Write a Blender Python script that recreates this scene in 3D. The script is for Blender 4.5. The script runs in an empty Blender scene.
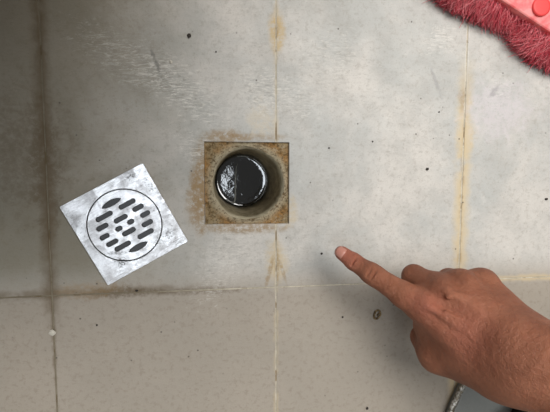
import bpy, bmesh, math, random
import numpy as np
from mathutils import Vector, Matrix
random.seed(7); RNG = np.random.default_rng(7)
S = bpy.context.scene
C = S.collection

# ------------------------------------------------------------------ camera
F = 413.0; CX, CY = 275.0, 206.0
H = 0.4765                                   # lens height above the floor
_d = np.array([(218.0 - CX) / F, (172.0 - CY) / F, 1.0]); _d /= np.linalg.norm(_d)
WZ = -_d
WX = np.array([1.0, 0, 0]) - WZ * WZ[0]; WX /= np.linalg.norm(WX)
WY = np.cross(WZ, WX)
def cam2w(v): return Vector((float(v @ WX), float(v @ WY), float(v @ WZ)))
cd = bpy.data.cameras.new('camera'); cam = bpy.data.objects.new('camera', cd); C.objects.link(cam)
cd.sensor_width = 36.0; cd.sensor_fit = 'HORIZONTAL'; cd.lens = F / 550.0 * 36.0; cd.clip_start = 0.01
r_, u_, b_ = cam2w(np.array([1., 0, 0])), cam2w(np.array([0, -1., 0])), cam2w(np.array([0, 0, -1.]))
cam.matrix_world = Matrix(((r_.x, u_.x, b_.x, 0), (r_.y, u_.y, b_.y, 0), (r_.z, u_.z, b_.z, H), (0, 0, 0, 1)))
S.camera = cam
def at(px, py, z=0.0):
    """point at height z that stands at a measured place of the photograph"""
    r = np.array([(px - CX) / F, (py - CY) / F, 1.0]); t = (H - z) / float(r @ _d); p = r * t
    return Vector((float(p @ WX), float(p @ WY), z))
def mpp(z): return (H - z) / F               # metres per pixel at height z

# ------------------------------------------------------------------ world, lights, exposure
w = bpy.data.worlds.new('world'); S.world = w; w.use_nodes = True
bg = w.node_tree.nodes['Background']; bg.inputs[0].default_value = (1.0, 0.985, 0.96, 1); bg.inputs[1].default_value = 0.17
def area(name, loc, target, sx, sy, power, col):
    l = bpy.data.lights.new(name, 'AREA'); l.shape = 'RECTANGLE'; l.size = sx; l.size_y = sy; l.energy = power; l.color = col
    o = bpy.data.objects.new(name, l); C.objects.link(o); o.location = loc
    o.rotation_euler = (Vector(target) - Vector(loc)).to_track_quat('-Z', 'Y').to_euler(); return o
area('assumed_daylight', (0.45, 0.76, 2.1), (0.15, 0.0, 0), 1.8, 1.05, 58, (1.0, 0.98, 0.955))  # assumed source, out of view, for the brighter upper right floor
area('added_overhead_light', (-0.38, -0.25, 2.5), (-0.38, -0.25, 0), 0.90, 0.54, 11.5, (0.86, 0.93, 1.0))  # added overhead light, placed to reflect in the water and brighten the cover
S.view_settings.view_transform = 'Standard'; S.view_settings.look = 'None'
S.view_settings.gamma = 1.0; S.view_settings.use_curve_mapping = False
S.view_settings.exposure = 0.0

# ------------------------------------------------------------------ node helpers
class E:
    """a socket with arithmetic"""
    nt = None
    def __init__(s, sock): s.s = sock
    @staticmethod
    def m(op, *a, clamp=False):
        n = E.nt.nodes.new('ShaderNodeMath'); n.operation = op; n.use_clamp = clamp
        for i, v in enumerate(a):
            if isinstance(v, E): E.nt.links.new(v.s, n.inputs[i])
            else: n.inputs[i].default_value = v
        return E(n.outputs[0])
    def __add__(a, b): return E.m('ADD', a, b)
    __radd__ = __add__
    def __sub__(a, b): return E.m('SUBTRACT', a, b)
    def __rsub__(a, b): return E.m('SUBTRACT', b, a)
    def __mul__(a, b): return E.m('MULTIPLY', a, b)
    __rmul__ = __mul__
    def __truediv__(a, b): return E.m('DIVIDE', a, b)
def ss(x, a, b):
    """smoothstep: 0 at a, 1 at b"""
    n = E.nt.nodes.new('ShaderNodeMapRange'); n.interpolation_type = 'SMOOTHSTEP'
    E.nt.links.new(x.s, n.inputs[0])
    if a < b:
        n.inputs[1].default_value = a; n.inputs[2].default_value = b; n.inputs[3].default_value = 0; n.inputs[4].default_value = 1
    else:
        n.inputs[1].default_value = b; n.inputs[2].default_value = a; n.inputs[3].default_value = 1; n.inputs[4].default_value = 0
    return E(n.outputs[0])
def mx(fac, a, b, blend='MIX'):
    n = E.nt.nodes.new('ShaderNodeMix'); n.data_type = 'RGBA'; n.blend_type = blend
    for i, v in ((0, fac), (6, a), (7, b)):
        if isinstance(v, E): E.nt.links.new(v.s, n.inputs[i])
        elif i == 0: n.inputs[i].default_value = v
        else: n.inputs[i].default_value = (*v, 1)
    return E(n.outputs[2])
def coords(kind='pos', scale=(1, 1, 1), rot=(0, 0, 0)):
    if kind == 'pos': o = E.nt.nodes.new('ShaderNodeNewGeometry').outputs['Position']
    else: o = E.nt.nodes.new('ShaderNodeTexCoord').outputs['Object']
    if scale == (1, 1, 1) and rot == (0, 0, 0): return o
    n = E.nt.nodes.new('ShaderNodeMapping'); n.inputs['Scale'].default_value = scale; n.inputs['Rotation'].default_value = rot
    E.nt.links.new(o, n.inputs[0]); return n.outputs[0]
def noise(vec, scale, detail=4, rough=0.55, dist=0.0):
    n = E.nt.nodes.new('ShaderNodeTexNoise'); n.inputs['Scale'].default_value = scale
    n.inputs['Detail'].default_value = detail; n.inputs['Roughness'].default_value = rough; n.inputs['Distortion'].default_value = dist
    E.nt.links.new(vec, n.inputs['Vector']); return E(n.outputs[0])
def voro(vec, scale, feat='F1'):
    n = E.nt.nodes.new('ShaderNodeTexVoronoi'); n.feature = feat; n.inputs['Scale'].default_value = scale
    E.nt.links.new(vec, n.inputs['Vector']); return E(n.outputs['Distance'])
def mat(name, col=(.5, .5, .5), rough=.5, metal=0.0, spec=.5):
    m = bpy.data.materials.new(name); m.use_nodes = True; E.nt = m.node_tree
    b = m.node_tree.nodes['Principled BSDF']
    b.inputs['Base Color'].default_value = (*col, 1); b.inputs['Roughness'].default_value = rough
    b.inputs['Metallic'].default_value = metal; b.inputs['Specular IOR Level'].default_value = spec
    return m, b
def put(b, name, e): E.nt.links.new(e.s, b.inputs[name])
def bump(b, h, strength=.3, dist=.001):
    n = E.nt.nodes.new('ShaderNodeBump'); n.inputs['Strength'].default_value = strength; n.inputs['Distance'].default_value = dist
    E.nt.links.new(h.s, n.inputs['Height']); E.nt.links.new(n.outputs[0], b.inputs['Normal'])
def srgb(r, g, b):
    f = lambda c: (c / 255 / 12.92) if c / 255 <= .04045 else ((c / 255 + .055) / 1.055) ** 2.4
    return (f(r), f(g), f(b))
def xy():
    n = E.nt.nodes.new('ShaderNodeSeparateXYZ'); E.nt.links.new(coords('pos'), n.inputs[0]); return E(n.outputs[0]), E(n.outputs[1])
def blob(x, y, p, rx, ry, rag=None, ang=0.0):
    """1 inside an ellipse in floor metres, ragged by a noise"""
    ca, sa = math.cos(ang), math.sin(ang)
    dx, dy = x - p.x, y - p.y
    u = (dx * ca + dy * sa) * (1 / rx); v = (dy * ca - dx * sa) * (1 / ry)
    d = E.m('SQRT', u * u + v * v)
    if rag is not None: d = d + rag
    return ss(d, 1.0, 0.35)

# ------------------------------------------------------------------ mesh helpers
def link(name, me, m=None, parent=None, smooth=False):
    o = bpy.data.objects.new(name, me); C.objects.link(o)
    if m and not me.materials: me.materials.append(m)
    if parent: o.parent = parent
    if smooth: me.polygons.foreach_set('use_smooth', [True] * len(me.polygons))
    return o
def from_bm(name, bm, m=None, parent=None, smooth=False):
    bmesh.ops.recalc_face_normals(bm, faces=bm.faces)
    me = bpy.data.meshes.new(name); bm.to_mesh(me); bm.free(); return link(name, me, m, parent, smooth)
def from_py(name, v, f, m=None, parent=None, smooth=False):
    me = bpy.data.meshes.new(name); me.from_pydata(v, [], f); me.update(); return link(name, me, m, parent, smooth)
def tag(o, label=None, cat=None, group=None, kind=None):
    for k, v in (('label', label), ('category', cat), ('group', group), ('kind', kind)):
        if v: o[k] = v
    return o
def empty(name, loc=(0, 0, 0)):
    o = bpy.data.objects.new(name, None); C.objects.link(o); o.location = loc; o.empty_display_size = .02; return o
def tube_mesh(path, rad, n=10, caps=True):
    """verts, faces of a tube along path; rad is a number or a list"""
    path = [Vector(p) for p in path]; V = []; Fc = []
    up = Vector((0, 0, 1))
    for i, p in enumerate(path):
        t = (path[min(i + 1, len(path) - 1)] - path[max(i - 1, 0)]).normalized()
        a = up - t * up.dot(t)
        if a.length < 1e-4: a = Vector((1, 0, 0)) - t * t.x
        a.normalize(); b = t.cross(a); r = rad[i] if isinstance(rad, (list, tuple)) else rad
        for k in range(n):
            q = 2 * math.pi * k / n; V.append(p + (a * math.cos(q) + b * math.sin(q)) * r)
    for i in range(len(path) - 1):
        for k in range(n):
            Fc.append((i * n + k, i * n + (k + 1) % n, (i + 1) * n + (k + 1) % n, (i + 1) * n + k))
    if caps:
        Fc.append(tuple(range(n - 1, -1, -1))); Fc.append(tuple((len(path) - 1) * n + k for k in range(n)))
    return V, Fc

# ------------------------------------------------------------------ measured layout (metres; the point under the lens is the origin)
GX = [-0.433, -0.1835, 0.0668, 0.3000, 0.550]      # vertical joints
GY = [-0.536, -0.1365, 0.264, 0.664]               # horizontal joints
RX0, RX1, RY0, RY1 = -0.0158, 0.0822, -0.0605, 0.0342   # square drain recess
RC = Vector(((RX0 + RX1) / 2 + .0012, (RY0 + RY1) / 2, 0))

# ------------------------------------------------------------------ materials
def tile_material():
    m, b = mat('floor_tile', rough=.45, spec=.35)
    pos = coords('pos'); x, y = xy()
    big = noise(pos, 7, 5, .6, .4); mid = noise(pos, 24, 6, .7, .2); fine = noise(pos, 150, 5, .75); grain = noise(pos, 520, 3, .6)
    info = E(E.nt.nodes.new('ShaderNodeObjectInfo').outputs['Random'])
    col = mx(ss(big, .36, .62), srgb(182, 182, 177), srgb(204, 199, 191))
    col = mx(ss(mid, .45, .62) * .34, col, srgb(170, 168, 162))
    col = mx(ss(mid, .42, .30) * .30, col, srgb(220, 216, 208))
    col = mx(ss(fine, .50, .66) * .36, col, srgb(150, 143, 131))
    col = mx(ss(grain, .54, .76) * .35, col, srgb(120, 112, 100))
    rag = (noise(pos, 60, 5, .7, .5) - .5) * 2.0
    rag2 = (noise(pos, 130, 5, .7) - .5) * 2.0
    # worn, milky streaks in patches
    st = noise(coords('pos', (1, 4, 1), (0, 0, .6)), 95, 6, .8, 1.0); st2 = noise(coords('pos', (1, 5, 1), (0, 0, 2.2)), 80, 6, .8, 1.0)
    col = mx(ss(st, .58, .68) * .40 * ss(mid, .48, .58), col, srgb(228, 224, 216))
    col = mx(ss(st2, .56, .66) * .34 * ss(big, .42, .54), col, srgb(140, 136, 128))
    # olive-brown grime to the left, tan film on the lower row; both also paint in shade
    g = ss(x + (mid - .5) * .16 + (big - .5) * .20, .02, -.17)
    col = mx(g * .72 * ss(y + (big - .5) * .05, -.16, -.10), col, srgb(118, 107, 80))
    col = mx(ss(y + (mid - .5) * .02, -.10, -.15) * .80, col, srgb(156, 144, 128))
    col = mx(ss(y, -.12, -.15) * ss(fine, .50, .64) * .30, col, srgb(132, 120, 106))
    tan, rust, brown, pale = srgb(204, 184, 146), srgb(148, 118, 72), srgb(98, 80, 52), srgb(224, 220, 211)
    def line_stain(coord, c, wdt, col, colr, amt, mask=None):
        dd = E.m('ABSOLUTE', coord - c) + (noise(pos, 48, 5, .7) - .5) * (wdt * 1.3)
        f = ss(dd, wdt, wdt * .10) * amt
        if mask is not None: f = f * mask
        return mx(f, col, colr)
    # joints leaking colour into the tiles beside them
    col = line_stain(x, GX[3], .0150, col, tan, .85, ss(y, .16, .07) * ss(noise(pos, 22, 3), .30, .46))
    col = line_stain(x, GX[3], .0045, col, rust, .45, ss(y, .13, .08) * ss(noise(pos, 60, 3), .46, .60))
    col = line_stain(x, GX[3], .0030, col, pale, .6, ss(y, .04, .10))
    col = line_stain(x, GX[2], .0050, col, tan, .45, ss(noise(pos, 30, 3), .40, .6))
    col = line_stain(x, GX[1], .0130, col, brown, .70, ss(noise(pos, 18, 3), .30, .5) * ss(y, -.20, -.12))
    col = line_stain(x, GX[1], .0040, col, brown, .45, ss(noise(pos, 40, 3), .38, .55))
    col = line_stain(y, GY[1], .0065, col, tan, .75, ss(x, .20, .34) * ss(noise(pos, 36, 3), .34, .5))
    col = line_stain(y, GY[1] + .002, .0085, col, brown, .55, ss(x, .02, -.08) * ss(noise(pos, 30, 3), .34, .5))
    # single stains
    def spot(px, py, rx, ry, c, amt, ang=0.0, r=rag):
        nonlocal col
        col = mx(blob(x, y, at(px, py), rx, ry, r, ang) * ss(fine, .30, .56) * amt, col, c)
    spot(277, 31, .0120, .030, srgb(196, 172, 128), .95, 0, rag * .5); spot(277, 30, .0040, .010, rust, .45)
    spot(466, 135, .018, .026, tan, .65); spot(463, 100, .008, .020, rust, .45)
    rg = rag * .45
    spot(202, 186, .018, .066, rust, .85, 0, rg); spot(200, 205, .022, .038, rust, .6, 0, rg)
    spot(225, 137, .034, .012, rust, .75, 0, rg); spot(255, 137, .05, .006, rust, .5, 0, rg)
    spot(276, 262, .018, .032, tan, .75, 0, rg); spot(270, 270, .004, .026, rust, .6, -.25, rg); spot(277, 266, .004, .034, rust, .6, 0, rg); spot(283, 272, .003, .022, rust, .5, .3, rg)
    spot(245, 228, .068, .009, rust, .75, 0, rg)
    spot(292, 212, .010, .026, tan, .55)
    spot(46, 175, .018, .095, brown, .50); spot(25, 150, .070, .090, brown, .38)
    spot(125, 292, .050, .009, brown, .75); spot(90, 290, .045, .012, rust, .40); spot(200, 291, .07, .006, brown, .5)
    spot(262, 120, .02, .03, srgb(206, 194, 172), .6)
    # lime scuffs: streaks inside ragged patches
    for (px, py, rx, ry, a, q, amt) in ((225, 258, .075, .030, 1.1, st, .75), (185, 90, .075, .030, 2.4, st2, .9), (205, 152, .045, .022, 2.6, st2, .9), (130, 62, .09, .03, 2.6, st2, .6),
                                (440, 40, .030, .022, .6, st, .8), (500, 92, .03, .02, .8, st, .6), (262, 92, .034, .034, .3, st, .9), (295, 100, .030, .030, .9, st2, .8), (330, 60, .05, .04, .5, st, .5)):
        col = mx(blob(x, y, at(px, py), rx, ry, rag2, a) * ss(q, .48, .62) * (amt * .75), col, pale)
        col = mx(blob(x, y, at(px, py), rx, ry, rag2, a) * ss(q, .46, .36) * (amt * .55), col, srgb(132, 128, 118))
    spot(436, 82, .003, .026, srgb(150, 147, 146), .55, .4, rag2); spot(156, 62, .003, .022, srgb(110, 108, 102), .75, .35, rag2)
    spot(500, 110, .060, .045, srgb(212, 204, 206), .60); spot(494, 92, .012, .005, srgb(140, 136, 138), .6, .8, rag2)
    # grit too small to lift: pinhead dark flecks
    fl = ss(voro(pos, 60), .090, .03) * ss(noise(pos, 40, 2), .48, .58)
    col = mx(fl * .85, col, srgb(72, 64, 54))
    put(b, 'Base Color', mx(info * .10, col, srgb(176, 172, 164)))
    put(b, 'Roughness', .40 + ss(mid, .35, .7) * .18 + fine * .12)
    bump(b, fine * .7 + st * .4 + grain * .25 + mid * .9, .35, .0014)
    return m
def grout_material():
    m, b = mat('grout', rough=.9, spec=.15)
    pos = coords('pos'); x, y = xy()
    n1 = noise(pos, 55, 5, .65); n2 = noise(pos, 420, 4, .6)
    col = mx(ss(n1, .38, .62), srgb(178, 170, 152), srgb(202, 194, 176))
    col = mx(ss(noise(pos, 34, 4), .54, .64) * .75, col, srgb(128, 106, 74))
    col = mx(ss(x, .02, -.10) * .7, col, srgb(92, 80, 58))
    col = mx(ss(n2, .5, .75) * .35, col, srgb(104, 92, 72))
    put(b, 'Base Color', col); bump(b, n1 + n2 * .6, .6, .001)
    return m
def cement_material():
    m, b = mat('recess_cement', rough=.85, spec=.2)
    pos = coords('pos'); x, y = xy()
    n1 = noise(pos, 110, 6, .75, .4); n2 = noise(pos, 380, 5, .7); n3 = noise(pos, 38, 4)
    dx, dy = x - RC.x, y - RC.y; rr = E.m('SQRT', dx * dx + dy * dy) + (n1 - .5) * .012
    col = mx(ss(n3, .40, .60), srgb(158, 138, 104), srgb(166, 126, 76))
    col = mx(ss(rr, .052, .043) * .75, col, srgb(190, 180, 154))
    col = mx(ss(n1, .52, .64) * .5, col, srgb(198, 186, 160))
    col = mx(ss(n1, .48, .38) * .85, col, srgb(104, 80, 48))
    col = mx(ss(n2, .50, .62) * .7, col, srgb(84, 68, 44))
    put(b, 'Base Color', col); bump(b, n1 + n2 * .7, 1.0, .003)
    return m
def throat_material():
    m, b = mat('throat_cement', rough=.6, spec=.35)
    pos = coords('pos', (1, 1, .5)); z = E(E.nt.nodes.new('ShaderNodeSeparateXYZ').outputs[2])
    E.nt.links.new(coords('pos'), z.s.node.inputs[0])
    n1 = noise(pos, 70, 6, .65, .5); n2 = noise(pos, 260, 4, .65)
    col = mx(ss(n1, .38, .62), srgb(150, 138, 112), srgb(184, 172, 142))
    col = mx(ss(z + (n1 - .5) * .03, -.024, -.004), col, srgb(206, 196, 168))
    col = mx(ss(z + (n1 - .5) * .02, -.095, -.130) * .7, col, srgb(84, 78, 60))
    col = mx(ss(n2, .55, .72) * .5, col, srgb(98, 86, 62))
    put(b, 'Base Color', col); bump(b, n1 + n2 * .5, .8, .003)
    return m
def steel_material():
    m, b = mat('worn_steel', (.78, .78, .79), .33, 1.0)
    o = coords('obj'); br = noise(coords('obj', (1, 14, 1), (0, 0, .35)), 70, 5, .7); n1 = noise(o, 60, 6, .75, .3); n2 = noise(o, 240, 4, .7)
    col = mx(ss(n1, .38, .68) * .55, (.86, .86, .87), (.50, .50, .51)); col = mx(ss(br, .5, .7) * .3, col, (.34, .34, .34))
    col = mx(ss(n2, .60, .72) * ss(n1, .44, .60) * .75, col, (.14, .13, .12))
    x, y = xy(); sp = noise(coords('pos'), 420, 3, .6); rg = (n2 - .5) * 1.2
    for (px, py, rx, ry, a, lo, hi, amt) in ((121, 262, .010, .007, 0, .50, .56, .85), (165, 236, .016, .008, .5, .50, .58, .55), (131, 177, .009, .006, .3, .50, .60, .7), (150, 185, .016, .006, -.9, .54, .62, .6), (180, 241, .01, .004, .5, .5, .6, .4), (75, 222, .02, .008, -.9, .52, .64, .35), (118, 253, .014, .003, 0, .46, .56, .6)):
        f_ = blob(x, y, at(px, py, .004), rx, ry, rg, a)
        col = mx(f_ * ss(sp, lo, hi) * amt, col, (.05, .045, .04)); col = mx(f_ * .25, col, (.3, .3, .3))
    put(b, 'Base Color', col); put(b, 'Roughness', .32 + ss(n1, .4, .7) * .25 + ss(br, .4, .7) * .12)
    bump(b, br * .6 + n2 * .5 + n1 * 1.2, .3, .0010)
    return m
def skin_material():
    m, b = mat('skin', rough=.52, spec=.35)
    o = coords('obj'); n1 = noise(o, 30, 5, .6, .5); n2 = noise(o, 130, 4, .6); vo = voro(coords('obj', (1, 1, 1)), 900, 'DISTANCE_TO_EDGE')
    n3 = noise(coords('obj', (1, .6, 1), (0, 0, .6)), 420, 4, .6)
    col = mx(ss(n1, .36, .66), srgb(136, 84, 60), srgb(158, 102, 76))
    col = mx(ss(n2, .50, .75) * .35, col, srgb(142, 80, 58))
    col = mx(ss(voro(o, 34), .055, .02) * .7, col, srgb(84, 44, 30))
    at_ = E.nt.nodes.new('ShaderNodeAttribute'); at_.attribute_name = 'tint'
    col = mx(E(at_.outputs['Fac']), col, srgb(188, 112, 92))
    put(b, 'Base Color', col)
    b.inputs['Subsurface Weight'].default_value = .12; b.inputs['Subsurface Radius'].default_value = (.006, .0025, .0012); b.inputs['Subsurface Scale'].default_value = .5
    bump(b, ss(vo, 0, .18) * .3 + n3 * .5 + n2 * 1.6 + noise(o, 260, 3, .6) * 1.0 + n1 * 1.5, .6, .0018)
    return m
M_tile = tile_material(); M_grout = grout_material(); M_cement = cement_material(); M_throat = throat_material()
M_steel = steel_material(); M_skin = skin_material()
M_dark = mat('slot_shade_black', (.03, .03, .03), .4)[0]  # near-black of the disc that paints shade behind the grate slots

# ------------------------------------------------------------------ floor: bedding with grout, and tiles
def ring_faces(outer, inner): return None
def prism(name, poly, z0, z1, m, parent, chamfer=.0005, tilt=(0, 0)):
    """prism over a polygon (counter-clockwise) with a chamfered top edge"""
    n = len(poly); c = Vector((sum(p[0] for p in poly) / n, sum(p[1] for p in poly) / n, 0))
    ins = []
    for i in range(n):
        p0, p, p2 = Vector(poly[i - 1]), Vector(poly[i]), Vector(poly[(i + 1) % n])
        e1 = (p - p0).normalized(); e2 = (p2 - p).normalized()
        ins.append(p + Vector((-e1.y, e1.x)) * chamfer + Vector((-e2.y, e2.x)) * chamfer)
    zt = lambda q, z: z + (q[0] - c.x) * tilt[0] + (q[1] - c.y) * tilt[1]
    V = [(p[0], p[1], z0) for p in poly] + [(p[0], p[1], zt(p, z1 - chamfer)) for p in poly] + [(p[0], p[1], zt(p, z1)) for p in ins]
    Fc = []
    for a in (0, n):
        for i in range(n): Fc.append((a + i, a + (i + 1) % n, a + n + (i + 1) % n, a + n + i))
    Fc.append(tuple(2 * n + i for i in range(n)))
    return from_py(name, V, Fc, m, parent)
floor = empty('floor'); tag(floor, kind='structure')
x0, x1, y0, y1 = -1.6, 1.6, -1.6, 1.6
bed_v = [(x0, y0, -.0006), (x1, y0, -.0006), (x1, y1, -.0006), (x0, y1, -.0006), (RX0, RY0, -.0006), (RX1, RY0, -.0006), (RX1, RY1, -.0006), (RX0, RY1, -.0006)]
from_py('grout_bed', bed_v, [(0, 1, 5, 4), (1, 2, 6, 5), (2, 3, 7, 6), (3, 0, 4, 7)], M_grout, floor)
gw = .0008
XS = [GX[0] - .75, GX[0] - .5, GX[0] - .25] + GX + [GX[4] + .25, GX[4] + .5, GX[4] + .75]
YS = [GY[0] - .8, GY[0] - .4] + GY + [GY[3] + .4]
for i in range(len(XS) - 1):
    for j in range(len(YS) - 1):
        a, b_, c_, d_ = XS[i] + gw, XS[i + 1] - gw, YS[j] + gw, YS[j + 1] - gw
        poly = [(a, c_), (b_, c_), (b_, d_), (a, d_)]
        if XS[i] == GX[1] and YS[j] == GY[1]: poly = [(a, c_), (b_, c_), (b_, RY0), (RX0, RY0 + .0008), (RX0 + .0006, RY1), (b_, RY1), (b_, d_), (a, d_)]
        if XS[i] == GX[2] and YS[j] == GY[1]: poly = [(a, c_), (b_, c_), (b_, d_), (a, d_), (a, RY1), (RX1, RY1), (RX1, RY0), (a, RY0)]
        prism('tile', poly, -.012, random.uniform(-.00015, .0002), M_tile, floor, .0004, (random.uniform(-1, 1) * .0006, random.uniform(-1, 1) * .0006))

# an added block and slab, out of view, keep daylight off the left side
shade_block = empty('unseen_shade_left'); tag(shade_block, kind='structure')
SHADE_BLOCK = True

# ------------------------------------------------------------------ drain: rusty square bed, cement throat, trap, water
drain = empty('floor_drain', (RC.x, RC.y, 0)); tag(drain, 'open round drain hole in a rust-stained square recess', 'drain')
def child(o, par):
    o.parent = par; o.matrix_parent_inverse = par.matrix_world.inverted() if par.matrix_world != Matrix() else Matrix.Translation(-Vector(par.location)); return o
RT = .0418; NA = 96
def wob(a, s, k=0): return math.sin(3 * a + s) * .45 + math.sin(7 * a + 2.1 * s + k) * .3 + math.sin(13 * a + s * 3.3) * .2 + math.sin(23 * a + s) * .12
def square_pt(a, hx, hy):
    c, s = math.cos(a), math.sin(a); t = 1 / max(abs(c) / hx, abs(s) / hy); return c * t, s * t
V = []; Fc = []; rings = 9
hx, hy = (RX1 - RX0) / 2 + .0005, (RY1 - RY0) / 2 + .0005
angs = sorted([2 * math.pi * k / NA for k in range(NA)])
corner = [math.atan2(sy * hy, sx * hx) % (2 * math.pi) for sx in (1, -1) for sy in (1, -1)]
for cn in corner:                                   # snap one column onto every corner
    k = min(range(NA), key=lambda q: abs(angs[q] - cn)); angs[k] = cn
for j in range(rings):
    t = j / (rings - 1)
    for k, a in enumerate(angs):
        sx, sy = square_pt(a, hx, hy); r = RT * (1 + .032 * wob(a, 1.3))
        cx_, cy_ = math.cos(a) * r, math.sin(a) * r
        zz = -.0035 - .0010 * t + (.0009 * wob(a * 2, j * 1.7) + random.uniform(-.0004, .0004)) * (t > 0) + (.0016 * math.exp(-((t - .78) / .16) ** 2))
        V.append((sx * (1 - t) + cx_ * t, sy * (1 - t) + cy_ * t, zz))
for j in range(rings - 1):
    for k in range(NA):
        Fc.append((j * NA + k, j * NA + (k + 1) % NA, (j + 1) * NA + (k + 1) % NA, (j + 1) * NA + k))
from_py('recess_bed', V, Fc, M_cement, drain, True)
DW = -.140
V = []; Fc = []; prof = [(-.0045, 1.0), (-.008, .965), (-.014, .955), (-.025, .96), (-.04, .95), (-.06, .945), (-.085, .94), (-.11, .935), (DW - .02, .93)]
for j, (z, s) in enumerate(prof):
    for k, a in enumerate(angs):
        r = RT * (s + (.032 if j == 0 else .016) * wob(a, 1.3 + (j > 0) * .25 * j))
        V.append((math.cos(a) * r, math.sin(a) * r, z))
for j in range(len(prof) - 1):
    for k in range(NA): Fc.append((j * NA + k, j * NA + (k + 1) % NA, (j + 1) * NA + (k + 1) % NA, (j + 1) * NA + k))
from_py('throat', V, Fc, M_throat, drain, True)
M_pvc = mat('wet_pvc', srgb(150, 150, 142), .16, 0, .6)[0]
# wet rim of the pipe, broken, showing at the water line on the right; edge of the trap flap on the left
RW = RT * .90
def arc(r, a0, a1, n, z=DW + .001, fx=1.0): return [(math.cos(a0 + (a1 - a0) * i / n) * r, math.sin(a0 + (a1 - a0) * i / n) * r * fx, z) for i in range(n + 1)]
n_ = 40; pth = arc(RW * .985, -1.05, 1.08, n_); v, f = tube_mesh(pth, [.0004 + .0010 * math.sin(math.pi * (i + 2) / (n_ + 4)) for i in range(n_ + 1)], 8)
from_py('pipe_rim', v, f, M_pvc, drain, True)
n_ = 16; pth = arc(RW * .97, 1.25, 1.75, n_); v, f = tube_mesh(pth, .0009, 8); from_py('pipe_rim', v, f, M_pvc, drain, True)
wm, wb = mat('drain_water', (.010, .012, .012), .03, 0, 1.0)
E.nt = wm.node_tree; wn = noise(coords('pos'), 95, 4, .55, .4); bump(wb, wn, .10, .0015); wb.inputs['IOR'].default_value = 1.6
V = [(0, 0, DW)]; Fc = []; radii = [.012, .024, .030, .034, .0365, .0385, .0398]
for r in radii:
    for k in range(64):
        a = 2 * math.pi * k / 64; V.append((math.cos(a) * r, math.sin(a) * r, DW + .0022 * math.exp(-(.0392 - min(r, .0392)) / .0016)))
for k in range(64): Fc.append((0, 1 + k, 1 + (k + 1) % 64))
for j in range(len(radii) - 1):
    for k in range(64): Fc.append((1 + j * 64 + k, 1 + (j + 1) * 64 + k, 1 + (j + 1) * 64 + (k + 1) % 64, 1 + j * 64 + (k + 1) % 64))
water = from_py('water', V, Fc, wm, None, True); water.location = (RC.x, RC.y, 0)
tag(water, 'dark still water standing deep inside the drain hole', 'water', kind='stuff')
flap_top = at(236, 168, DW) - RC; flap_bot = at(235, 203, DW) - RC
fl_path = [flap_top + Vector((.002, .006, .0015)), flap_top + Vector((0, 0, .0015)), flap_top.lerp(flap_bot, .3) + Vector((-.0005, 0, .0015)), flap_top.lerp(flap_bot, .7) + Vector((0, 0, .0015)),
           flap_bot + Vector((0, .003, .0015)), flap_bot + Vector((-.0022, 0, .0015)), flap_bot + Vector((-.006, .0012, .001)), flap_bot + Vector((-.013, .006, .001))]
def smooth_path(p, it=3):
    p = [Vector(q) for q in p]
    for _ in range(it):
        q = [p[0]]
        for a, b in zip(p, p[1:]): q += [a.lerp(b, .25), a.lerp(b, .75)]
        p = q + [p[-1]]
    return p
sp = smooth_path(fl_path, 2); v, f = tube_mesh(sp, [.0003 + .0009 * math.sin(math.pi * (i + 1) / (len(sp) + 1)) for i in range(len(sp))], 8); from_py('trap_flap_edge', v, f, M_pvc, drain, True)

# ------------------------------------------------------------------ loose drain cover
cc = [at(58, 207, .004), at(143, 165, .004), at(187, 240, .004), at(110, 285, .004)]
cen = sum(cc, Vector()) / 4
axis = ((cc[1] - cc[0]) + (cc[2] - cc[3])).normalized(); ang = math.atan2(axis.y, axis.x)
cover = empty('drain_cover', (cen.x, cen.y, 0)); cover.rotation_euler.z = ang
tag(cover, 'loose square steel drain cover with a slotted round grate', 'drain cover')
CW = .1005 / 2; TH = .0042
def curve_plate(name, loops, z, ext, bev, m, parent):
    cu = bpy.data.curves.new(name, 'CURVE'); cu.dimensions = '2D'; cu.fill_mode = 'BOTH'; cu.extrude = ext; cu.bevel_depth = bev; cu.bevel_resolution = 1; cu.offset = -bev
    for lp in loops:
        s = cu.splines.new('POLY'); s.points.add(len(lp) - 1); s.use_cyclic_u = True
        for p, q in zip(s.points, lp): p.co = (q[0], q[1], 0, 1)
    o = bpy.data.objects.new('tmp', cu); C.objects.link(o)
    me = bpy.data.meshes.new_from_object(o.evaluated_get(bpy.context.evaluated_depsgraph_get()))
    bpy.data.objects.remove(o); me.transform(Matrix.Translation((0, 0, z))); me.name = name
    return link(name, me, m, parent)
def circ(r, n=72): return [(math.cos(2 * math.pi * k / n) * r, math.sin(2 * math.pi * k / n) * r) for k in range(n)]
def rrect(hx, hy, r, n=5):
    out = []
    for cx_, cy_, a0 in ((hx - r, hy - r, 0), (-hx + r, hy - r, 90), (-hx + r, -hy + r, 180), (hx - r, -hy + r, 270)):
        for k in range(n + 1): a = math.radians(a0 + 90 * k / n); out.append((cx_ + r * math.cos(a), cy_ + r * math.sin(a)))
    return out
RG = .0395
rot = Matrix.Rotation(-ang, 2)
def to_local(zx, zy):
    p = at(80 + zx * 90 / 412, 180 + zy * 90 / 412, TH) - cen; q = rot @ Vector((p.x, p.y)); return q
dc = to_local(205, 207)                               # centre of the round grate
slots = [(215, 110, 78), (265, 127, 52), (298, 156, 45), (110, 167, 78), (186, 177, 62), (232, 191, 31), (308, 198, 52), (102, 216, 55), (178, 223, 31), (224, 237, 62), (300, 246, 75), (112, 260, 45), (147, 288, 55), (195, 303, 76)]
PX = .1005 / 412                                       # zoom pixel in metres, about
PX = .1005 / 405
holes = []
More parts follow.
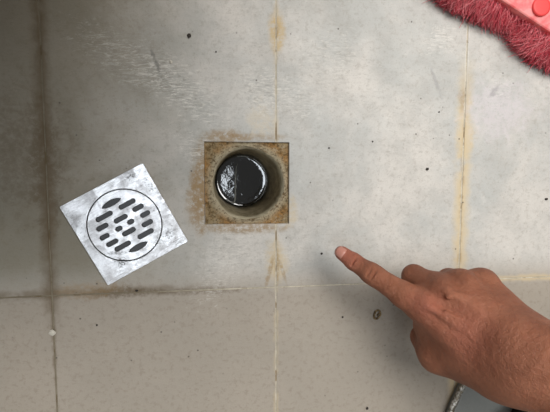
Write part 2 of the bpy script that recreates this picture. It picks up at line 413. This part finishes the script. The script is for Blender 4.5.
for zx, zy, ln in slots:
    c0 = to_local(zx, zy); hw = .0027; hl = ln * PX / 2 * 1.04; lp = []
    for k in range(9): a = -math.pi / 2 + math.pi * k / 8; lp.append((c0.x + hl - hw + hw * math.cos(a), c0.y + hw * math.sin(a)))
    for k in range(9): a = math.pi / 2 + math.pi * k / 8; lp.append((c0.x - hl + hw + hw * math.cos(a), c0.y + hw * math.sin(a)))
    holes.append(lp)
for zx, zy, sgn in ((145, 110, 1), (264, 303, -1)):
    c0 = to_local(zx, zy); hl = .0118; lp = []
    for k in range(12): t = -1 + 2 * k / 12; lp.append((c0.x + hl * t, c0.y - sgn * (.0030 * (1 - t * t) ** .8 - .0008)))
    for k in range(12): t = 1 - 2 * k / 12; lp.append((c0.x + hl * t, c0.y + sgn * (.0038 * (1 - t * t) ** .8 + .0008)))
    holes.append(lp)
ccirc = [(p[0] + dc.x, p[1] + dc.y) for p in circ(RG + .0010)]
curve_plate('frame', [rrect(CW, CW, .0016), ccirc], TH - .0008, .0005, .0003, M_steel, cover)
grate = curve_plate('grate', [[(p[0] + dc.x, p[1] + dc.y) for p in circ(RG)]] + holes, TH - .0010, .0005, .0003, M_steel, cover)
# skirt under the frame; a black disc below the grate stands in for slot shade
bm = bmesh.new()
def loop_wall(bm, lp_o, lp_i, z0, z1):
    n = len(lp_o); vs = [[bm.verts.new((p[0], p[1], z)) for p in lp] for lp, z in ((lp_o, z0), (lp_o, z1), (lp_i, z1), (lp_i, z0))]
    for q in range(4):
        for k in range(n): bm.faces.new((vs[q][k], vs[q][(k + 1) % n], vs[(q + 1) % 4][(k + 1) % n], vs[(q + 1) % 4][k]))
loop_wall(bm, rrect(CW - .0005, CW - .0005, .0012), rrect(CW - .0020, CW - .0020, .0006), .0001, TH - .0012)
from_bm('skirt', bm, M_steel, cover)
curve_plate('slot_shade_disc', [[(p[0] + dc.x, p[1] + dc.y) for p in circ(RG + .003)]], .0008, .0002, .0002, M_dark, cover)

# ------------------------------------------------------------------ the pointing hand: one continuous surface
def sdf_hand():
    P0 = np.array(at(330, 246, .05)); P1 = np.array(at(640, 425, .23))
    ex = (P1 - P0); ex /= np.linalg.norm(ex); ez = np.array([0, 0, 1.0]); ez -= ex * ez[2] * 0 + ex * (ez @ ex); ez /= np.linalg.norm(ez); ey = np.cross(ez, ex)
    R = np.array([ex, ey, ez])                     # world -> local
    L = lambda px, py, z: R @ (np.array(at(px, py, z)) - P0)
    h = .00115
    lo = np.array([-.018, -.075, -.07]); hi = np.array([.40, .085, .075]); n = np.ceil((hi - lo) / h).astype(int)
    G = np.full(n, .03, np.float32)
    ax = [lo[i] + h * np.arange(n[i]) for i in range(3)]
    def window(a, b, pad):
        mn = np.maximum(np.floor((np.minimum(a, b) - pad - lo) / h).astype(int), 0); mxx = np.minimum(np.ceil((np.maximum(a, b) + pad - lo) / h).astype(int) + 1, n)
        return tuple(slice(mn[i], mxx[i]) for i in range(3))
    def cone(a, b, ra, rb, sl, flat=None):
        X = ax[0][sl[0]][:, None, None]; Y = ax[1][sl[1]][None, :, None]; Z = ax[2][sl[2]][None, None, :]
        ba = b - a; l2 = ba @ ba + 1e-12
        t = np.clip(((X - a[0]) * ba[0] + (Y - a[1]) * ba[1] + (Z - a[2]) * ba[2]) / l2, 0, 1)
        d = np.sqrt((X - a[0] - t * ba[0]) ** 2 + (Y - a[1] - t * ba[1]) ** 2 + (Z - a[2] - t * ba[2]) ** 2)
        return (d - (ra + (rb - ra) * t)).astype(np.float32)
    def smin(a, b, k):
        hh = np.clip(.5 + .5 * (b - a) / k, 0, 1); return b + (a - b) * hh - k * hh * (1 - hh)
    def add(p, q, rp, rq, k):
        a, b = L(*p), L(*q); ra, rb = rp * mpp(p[2]), rq * mpp(q[2]); sl = window(a, b, max(ra, rb) + .03); G[sl] = smin(cone(a, b, ra, rb, sl), G[sl], k)
    def cut(p, q, r, k=.002):
        a, b = L(*p), L(*q); sl = window(a, b, r + .01); G[sl] = -smin(cone(a, b, r, r, sl), -G[sl], k)
    return locals()
HS = sdf_hand(); add, cut, G = HS['add'], HS['cut'], HS['G']
HAND = True
def hand_shape():
    W = (528, 361, .160)
    # metacarpals and palm
    Mi, Mm, Mr, Mp = (421, 305, .100), (440, 290, .103), (461, 284, .103), (482, 283, .098)
    for m_, rm, wpt, rw in ((Mi, 17, (515, 376, .152), 30), (Mm, 16, (520, 360, .158), 32), (Mr, 16, (526, 350, .156), 31), (Mp, 15, (531, 343, .150), 28)):
        add(m_, wpt, rm, rw, .012)
    add((450, 320, .085), (500, 350, .118), 22, 28, .014)                  # body of the palm
    add((432, 325, .092), (500, 372, .142), 20, 27, .013)                  # first web, muscle between thumb and index
    add((438, 348, .094), (490, 372, .136), 18, 24, .014)
    # forearm
    add(W, (620, 402, .200), 45, 55, .020); add((620, 402, .200), (760, 465, .250), 55, 70, .02)
    add((518, 342, .164), (535, 354, .172), 16, 26, .02)
    # thumb folded under
    add((486, 372, .118), (437, 355, .090), 21, 17, .014)
    add((437, 355, .090), (423, 337, .068), 17, 13.5, .010); add((423, 337, .068), (428, 316, .056), 13, 10, .004)
    # curled fingers
    def curl(m_, pip, r1, r2, dip, tip):
        add(m_, pip, r1 * 1.05, r2, .0045); add(pip, dip, r2, r2 * .92, .0035); add(dip, tip, r2 * .9, r2 * .78, .003)
    curl(Mm, (414, 276.5, .070), 15, 12.5, (428, 292, .040), (444, 302, .050))
    curl(Mr, (449, 280, .066), 15, 12.5, (456, 294, .038), (468, 304, .050))
    curl(Mp, (473, 280, .066), 15, 12.5, (478, 292, .042), (488, 304, .054))
    add((440, 286, .092), (484, 284, .092), 14, 14, .008)                  # skin webs between the knuckles
    # pointing finger
    pip, dip, tip = (372, 274, .076), (353.5, 261.5, .064), (342, 253.2, .057)
    add(Mi, (404, 295, .093), 17, 13.8, .006); add((404, 295, .093), pip, 13.6, 10.6, .005); add(pip, dip, 10.5, 9.0, .003); add(dip, tip, 8.9, 7.4, .003)
    add((369.5, 272.2, .0772), (376, 276.5, .0795), 10.5, 10.7, .004)
    # knuckle heads
    for (px, py, z, r) in ((425, 304, .110, 11), (443, 289, .112, 10), (464, 281, .111, 9.5), (484, 281, .104, 9.5)): add((px, py, z), (px + 4, py + 2, z + .001), r, r, .006)
    # extensor tendons and veins on the back of the hand
    for pts, r, k in ((((428, 306, .1190), (455, 323, .1325), (505, 352, .1580)), 3.6, .005), (((447, 291, .1212), (472, 308, .1340), (515, 338, .1620)), 3.4, .005),
                      (((468, 284, .1182), (492, 304, .1330), (524, 332, .1600)), 3.2, .005),
                      (((448, 297, .1250), (460, 295, .1250), (472, 300, .1290), (484, 296, .1245)), 2.4, .003), (((472, 300, .1290), (487, 309, .1355), (507, 316, .1405)), 2.4, .003),
                      (((446, 313, .1290), (468, 324, .1395), (490, 326, .1450), (512, 326, .1500)), 2.2, .003), (((490, 326, .1450), (502, 340, .1545)), 2.0, .003)):
        for a, b in zip(pts, pts[1:]): add(a, b, r, r, k)
    # creases over the joints
    for (px, py, z), hw, r in (((370, 271, .0874), 8, .0013), ((374.2, 273.8, .0886), 8, .0013), ((354.5, 260.3, .0730), 6, .0011),
                               ((425.5, 302, .1235), 5, .0010), ((421, 304.5, .1218), 5, .0009), ((444, 287, .1245), 4, .0008)):
        cut((px + hw * .53, py - hw * .83, z - .0012), (px - hw * .53, py + hw * .83, z - .0012), r, .0012)
hand_shape()
def surface_nets(HS):
    G, h, lo, R, P0 = HS['G'], HS['h'], HS['lo'], HS['R'], HS['P0']
    G[0], G[-1], G[:, 0], G[:, -1], G[:, :, 0], G[:, :, -1] = [np.maximum(q, h) for q in (G[0], G[-1], G[:, 0], G[:, -1], G[:, :, 0], G[:, :, -1])]
    s = G < 0; n = np.array(G.shape); cnt = np.zeros(n - 1, np.int8)
    for dx in (0, 1):
        for dy in (0, 1):
            for dz in (0, 1): cnt += s[dx:n[0] - 1 + dx, dy:n[1] - 1 + dy, dz:n[2] - 1 + dz]
    cells = np.argwhere((cnt > 0) & (cnt < 8)); idx = np.full(n - 1, -1, np.int32); idx[tuple(cells.T)] = np.arange(len(cells))
    acc = np.zeros((len(cells), 3)); num = np.zeros(len(cells))
    cor = [np.array(c) for c in ((0,0,0),(1,0,0),(0,1,0),(1,1,0),(0,0,1),(1,0,1),(0,1,1),(1,1,1))]
    for a in range(8):
        for b in range(a + 1, 8):
            if abs(cor[a] - cor[b]).sum() != 1: continue
            va = G[tuple((cells + cor[a]).T)]; vb = G[tuple((cells + cor[b]).T)]; c = (va < 0) != (vb < 0)
            t = np.where(c, va / np.where(c, va - vb, 1), 0); p = cor[a] + t[:, None] * (cor[b] - cor[a]); acc[c] += p[c]; num[c] += 1
    V = lo + h * (cells + acc / num[:, None]); quads = []
    for axis_ in range(3):
        u, v_ = (axis_ + 1) % 3, (axis_ + 2) % 3
        a = [slice(None)] * 3; b = [slice(None)] * 3; a[axis_] = slice(0, -1); b[axis_] = slice(1, None)
        ed = np.argwhere(s[tuple(a)] != s[tuple(b)]); ed = ed[(ed[:, u] > 0) & (ed[:, v_] > 0) & (ed[:, u] < n[u] - 1) & (ed[:, v_] < n[v_] - 1)]
        eu = np.eye(3, dtype=int)[u]; ev = np.eye(3, dtype=int)[v_]
        q = np.stack([idx[tuple((ed - eu - ev).T)], idx[tuple((ed - ev).T)], idx[tuple(ed.T)], idx[tuple((ed - eu).T)]], 1)
        inside = s[tuple(ed.T)]; q[~inside] = q[~inside][:, ::-1]; quads.append(q)
    Q = np.concatenate(quads); return (V @ R) + P0, Q
Vh, Qh = surface_nets(HS)
me = bpy.data.meshes.new('person'); me.vertices.add(len(Vh)); me.vertices.foreach_set('co', Vh.astype(np.float32).ravel())
me.loops.add(len(Qh) * 4); me.loops.foreach_set('vertex_index', Qh.astype(np.int32).ravel()); me.polygons.add(len(Qh)); me.polygons.foreach_set('loop_start', np.arange(0, len(Qh) * 4, 4, dtype=np.int32))
me.update(calc_edges=True); me.validate()
tint = me.attributes.new('tint', 'FLOAT', 'POINT')
def near(p, r): return np.exp(-((Vh - np.array(p)) ** 2).sum(1) / r ** 2)
tv = .75 * near(at(346, 256, .06), .016) + .45 * near(at(426, 306, .118), .014) + .35 * near(at(468, 335, .14), .028)
tint.data.foreach_set('value', np.clip(tv, 0, .8).astype(np.float32))
person = link('person', me, M_skin, None, True)
tag(person, 'bare hand and wrist with the index finger pointing at the drain', 'person')
# fingernail
nm, nb = mat('nail', srgb(196, 138, 122), .28, 0, .5)
d1 = (at(342, 253.2, .057) - at(353.5, 261.5, .064)).normalized()
side = d1.cross(Vector((0, 0, 1))).normalized(); upn = side.cross(d1).normalized()
nc = at(342, 253.2, .057) + d1 * .0008
V = []; Fc = []; nu, nv = 9, 7; rn = 7.2 * mpp(.057)
for i in range(nu):
    s = -1 + 2 * i / (nu - 1)
    for j in range(nv):
        t = j / (nv - 1); a = s * 1.02 * (1 - .10 * (t > .85) - .12 * (t < .1))
        rad = rn + .0005 + (.0004 if 0 < j < nv - 1 and 0 < i < nu - 1 else -.0004)
        V.append(nc + d1 * (-.0055 + t * .0120 - .002 * s * s * t) + side * math.sin(a) * rad * .95 + upn * (math.cos(a) * rad - t * t * .0022))
for i in range(nu - 1):
    for j in range(nv - 1): Fc.append((i * nv + j, (i + 1) * nv + j, (i + 1) * nv + j + 1, i * nv + j + 1))
nail = from_py('fingernail', V, Fc, nm, person, True)
sm = nail.modifiers.new('solid', 'SOLIDIFY'); sm.thickness = .0006

# ------------------------------------------------------------------ red broom
broom = empty('broom', tuple(at(520, 10, 0))); BO = Vector(broom.location)
tag(broom, 'red broom with shaggy crimson bristles and a pinkish plastic head', 'broom')
ZB = .034
e0, e1 = at(503, 0, ZB), at(550, 31, ZB); along = (e1 - e0).normalized(); inward = Vector((-along.y, along.x, 0))
if inward.x < 0: inward = -inward
M_bris = []
def bristle_mat():
    m, b = mat('bristle', rough=.42, spec=.4)
    o = coords('pos'); n = noise(o, 300, 3); n2 = noise(o, 60, 3)
    a_ = E.nt.nodes.new('ShaderNodeAttribute'); a_.attribute_name = 'shade'; sh = E(a_.outputs['Fac'])
    put(b, 'Base Color', mx(sh, mx(ss(n2, .40, .62), srgb(192, 40, 62), srgb(222, 70, 88)), srgb(250, 156, 160))); return m
bm_ = bristle_mat()
bmin, bmax = -.12, .26
def lip(s):                                             # reach of the bristle tips in front of the head, wavering
    return .0195 - .0065 * math.cos(2 * math.pi * (s - .028) / .125) + .0016 * math.sin(s * 95 + 1)
V = []; Fc = []; SH = []
for i in range(7500):
    s = random.uniform(bmin, bmax); lay = random.random()
    root = e0 + along * s + inward * random.uniform(-.001, .026); root.z = ZB - .007 - lay * .014
    reach = (lip(s) + random.gauss(0, .0022) + (.006 if random.random() < .03 else 0)) * (.80 + .2 * random.random())
    skew = random.gauss(0, .014) + .007 * math.sin(s * 60)
    rise = (1 - lay) * .006 + random.uniform(-.003, .003); tipz = max(.0006, .003 + .012 * (1 - lay) + random.gauss(0, .004))
    start = root; out = -inward; d_in = (root - e0).dot(inward)
    pts = []
    for k in range(6):
        t = k / 5; fwd = t * (reach + d_in)
        zc = start.z * (1 - t) + tipz * t + rise * math.sin(math.pi * t) * .8
        pts.append(Vector((start.x, start.y, 0)) + out * fwd + along * (skew * t * t + random.gauss(0, .0006)) + Vector((0, 0, max(.0006, zc))))
    base = len(V); rr = random.uniform(.00026, .00046); SH += [random.random() ** 1.5] * 18
    for k, p in enumerate(pts):
        r = rr * (1 - .35 * k / 5)
        V += [p + Vector((0, 0, r)), p + along * r - Vector((0, 0, r * .5)), p - along * r - Vector((0, 0, r * .5))]
    for k in range(5):
        for q in range(3): a = base + k * 3; Fc.append((a + q, a + (q + 1) % 3, a + 3 + (q + 1) % 3, a + 3 + q))
V = [p - BO for p in V]
bro = from_py('bristles', V, Fc, bm_, broom, True); bro.data.attributes.new('shade', 'FLOAT', 'POINT').data.foreach_set('value', SH)
tag(bro, 'long crimson bristles, curling at their tips', kind='stuff')
pm, pb = mat('broom_plastic', srgb(226, 74, 78), .30, 0, .5)
pn = noise(coords('pos'), 40, 4, .6, .5); pn2 = noise(coords('pos'), 140, 4)
put(pb, 'Base Color', mx(ss(pn, .42, .60), srgb(230, 100, 101), srgb(240, 146, 143))); put(pb, 'Roughness', .30 + pn2 * .25); bump(pb, pn2 + pn, .25, .001)
pb.inputs['Subsurface Weight'].default_value = .1
bm = bmesh.new()
dep = .085; prof = [(.0, -.016), (.0, -.001), (.0012, 0), (.012, .002), (.045, .006), (.072, .002), (dep - .0012, 0), (dep, -.001), (dep, -.016)]
ns = 24; grid = []
for i in range(ns + 1):
    s = bmin + (bmax - bmin) * i / ns; row = []
    for (q, dz) in prof: row.append(bm.verts.new(e0 + along * s + inward * q + Vector((0, 0, dz)) - BO))
    grid.append(row)
for i in range(ns):
    for j in range(len(prof)): bm.faces.new((grid[i][j], grid[i + 1][j], grid[i + 1][(j + 1) % len(prof)], grid[i][(j + 1) % len(prof)]))
bm.faces.new(grid[0]); bm.faces.new(grid[-1][::-1]); from_bm('head', bm, pm, broom)
sk, sb_ = mat('socket_plastic', srgb(236, 74, 72), .5)
bc = at(542, 6, ZB + .0036) - BO; v, f = tube_mesh([bc - Vector((0, 0, .004)), bc, bc + Vector((0, 0, .0002)), bc + Vector((0, 0, .0003))], [.0110, .0110, .0085, .002], 24); from_py('boss', v, f, sk, broom, True)
sc = at(590, -40, ZB + .008) - BO; hd = (inward * .75 + Vector((0, 0, .55)) + along * .1).normalized()
v, f = tube_mesh([sc - hd * .012, sc, sc + hd * .02, sc + hd * .05, sc + hd * .052], [.017, .0155, .014, .0128, .0115], 24); from_py('socket', v, f, sk, broom, True)
hm = mat('handle_metal', srgb(190, 60, 60), .3)[0]
v, f = tube_mesh([sc + hd * .04, sc + hd * 1.1], .0105, 20); from_py('handle', v, f, hm, broom, True)

# ------------------------------------------------------------------ grey slipper under the wrist
sl = empty('slipper', tuple(at(490, 420, 0))); SO = Vector(sl.location)
tag(sl, 'grey slipper with a shiny silvery edge, mostly hidden below the wrist', 'slipper')
gm, gb = mat('slipper_grey', srgb(122, 124, 120), .6); gn = noise(coords('pos'), 220, 4); put(gb, 'Base Color', mx(gn * .5, srgb(130, 132, 128), srgb(104, 106, 102))); bump(gb, gn, .3, .0008)
km = mat('slipper_strap', srgb(26, 20, 22), .5)[0]
tm, tb = mat('slipper_trim', srgb(196, 192, 184), .22, .6); tn = noise(coords('pos'), 260, 4, .7); bump(tb, tn, .8, .0015)
put(tb, 'Base Color', mx(ss(tn, .45, .6), srgb(120, 112, 96), srgb(222, 220, 214)))
def sole_outline(off=0.0):
    ctr = [(452, 414), (457, 402), (464, 388), (474, 377), (488, 370), (503, 373), (514, 383), (521, 398), (524, 416), (523, 445), (518, 480), (513, 520), (508, 560), (490, 580), (468, 575), (455, 550), (450, 510), (446, 470), (446, 438)]
    pts = [at(a, b, .018) for a, b in ctr]; n = len(pts); out = []
    for i in range(n):
        p0, p1, p2, p3 = pts[i - 1], pts[i], pts[(i + 1) % n], pts[(i + 2) % n]
        for k in range(4):
            t = k / 4; out.append(.5 * ((2 * p1) + (p2 - p0) * t + (2 * p0 - 5 * p1 + 4 * p2 - p3) * t * t + (3 * p1 - p0 - 3 * p2 + p3) * t ** 3))
    c = sum(out, Vector()) / len(out)
    res = []
    for i, p in enumerate(out):
        t = (out[(i + 1) % len(out)] - out[i - 1]).normalized(); nrm = Vector((t.y, -t.x, 0))
        if nrm.dot(c - p) < 0: nrm = -nrm
        res.append(p + nrm * off - SO)
    return res
o0, o1 = sole_outline(0.0), sole_outline(.004)
bm = bmesh.new(); rows = []
for lp, z in ((o1, .0005), (o1, .003), (o1, .010), (o1, .014)): rows.append([bm.verts.new((p.x, p.y, z)) for p in lp])
for a, b in zip(rows, rows[1:]):
    for k in range(len(a)): bm.faces.new((a[k], a[(k + 1) % len(a)], b[(k + 1) % len(a)], b[k]))
bm.faces.new(rows[0][::-1]); bm.faces.new(rows[-1]); from_bm('sole', bm, gm, sl)
tp = sole_outline(.0022); tp = [Vector((p.x, p.y, .0125)) for p in tp]; v, f = tube_mesh(tp + [tp[0]], .0036, 10, False)
v = [Vector(q) + Vector((random.gauss(0, .0002), random.gauss(0, .0002), random.gauss(0, .0003))) for q in v]; from_py('edge_trim', v, f, tm, sl, True)
a_, b2 = at(518, 402, .018) - SO, at(455, 446, .018) - SO
V = []; Fc = []; NS = 16
for i in range(NS + 1):
    t = i / NS; p = a_.lerp(b2, t); z = .016 + .045 * math.sin(math.pi * t) ** .6
    for q, dz in ((-.016, 0), (0, .002), (.016, 0), (.016, -.003), (0, -.001), (-.016, -.003)):
        V.append((p.x + q * .35, p.y + q * .95, z + dz))
for i in range(NS):
    for k in range(6): Fc.append((i * 6 + k, i * 6 + (k + 1) % 6, (i + 1) * 6 + (k + 1) % 6, (i + 1) * 6 + k))
from_py('strap', V, Fc, km, sl, True)

# ------------------------------------------------------------------ litter on the floor
hm_, hb = mat('husk', srgb(112, 92, 58), .7); hn = noise(coords('pos'), 300, 4); put(hb, 'Base Color', mx(ss(hn, .4, .65), srgb(88, 70, 42), srgb(150, 128, 88)))
pc = at(376.5, 314, 0)
n_ = 26; pth = []
for i in range(n_ + 1):
    a = .35 + 2 * math.pi * 1.12 * i / n_; rx, ry = .0036 * (1 + .1 * math.sin(3 * a)), .0056
    q = Vector((math.cos(a) * rx, math.sin(a) * ry, .0017 + .0012 * i / n_)); ca, sa = math.cos(-.5), math.sin(-.5)
    pth.append(Vector((q.x * ca - q.y * sa, q.x * sa + q.y * ca, q.z)))
pth.append(pth[-1] + Vector((-.004, -.005, -.001)))
v, f = tube_mesh(pth, [.0007 + .0006 * math.sin(math.pi * (i + 1) / (len(pth) + 1)) for i in range(len(pth))], 8)
hk = from_py('dried_husk', v, f, hm_, None, True); hk.location = pc; tag(hk, 'small curled brown husk lying on the tile below the pointing finger', 'debris')
cm = mat('crumb_dark', srgb(52, 46, 40), .8)[0]; cl = mat('crumb_pale', srgb(206, 200, 186), .7)[0]
def crumb(px, py, r, label, m=cm):
    bm = bmesh.new(); bmesh.ops.create_icosphere(bm, subdivisions=2, radius=1)
    sx, sy, sz = random.uniform(.7, 1.3), random.uniform(.7, 1.2), .6
    for v in bm.verts:
        k = 1 + random.uniform(-.22, .22); v.co = Vector((v.co.x * sx * r * k, v.co.y * sy * r * k, v.co.z * sz * r * k))
    o = from_bm('crumb', bm, m); o.location = at(px, py, 0) + Vector((0, 0, r * .5)); tag(o, label, 'crumb', 'crumbs scattered on the tiles'); return o
for px, py, r, m, lab in ((189, 36, .0020, cm, 'dark crumb on the tile at the upper left, biggest of those there'), (171, 62, .0017, cl, 'pale round crumb on the upper left tile'), (216, 52, .0011, cm, 'tiny dark crumb right of the biggest upper left crumb'),
                         (427, 169, .0018, cm, 'dark crumb between drain hole and right-hand joint, above the finger'), (329, 148, .0012, cm, 'tiny dark crumb just right of the drain hole'), (372.5, 141.5, .0011, cm, 'tiny dark crumb on the tile midway from drain to right-hand joint'),
                         (546, 199, .0016, cm, 'dark crumb at the right edge, above the wrist'), (321.5, 253.5, .0013, cm, 'dark crumb just left of the pointing fingertip'), (342.5, 317, .0012, cm, 'tiny dark crumb left of the curled husk'), (367, 408, .0015, cm, 'dark crumb at the bottom edge below the husk'),
                         (53, 332, .0030, cl, 'pale chip in the left joint below the joint crossing'), (439, 112, .0010, cm, 'tiny dark crumb beside the stained right-hand joint'), (137, 290.5, .0018, cm, 'dark crumb in the joint below the drain cover'), (97, 325, .0010, cm, 'tiny dark crumb on the lower left tile')):
    crumb(px, py, r, lab, m)
# added, unseen block and overhead slab that shade the left floor
if SHADE_BLOCK:
    pmx, pbx = mat('shade_block_brown', srgb(96, 84, 66), .9)
    n = noise(coords('pos'), 30, 5); put(pbx, 'Base Color', mx(n, srgb(82, 70, 54), srgb(116, 102, 82)))
    prism('shade_block', [(-.95, .07), (-.33, .07), (-.33, .60), (-.95, .60)], .0002, .485, pmx, shade_block, .004)
    prism('shade_slab', [(-1.0, .058), (.125, .058), (.100, .20), (.040, .36), (-.10, .62), (-1.0, .62)], .485, .53, pmx, shade_block, .004)
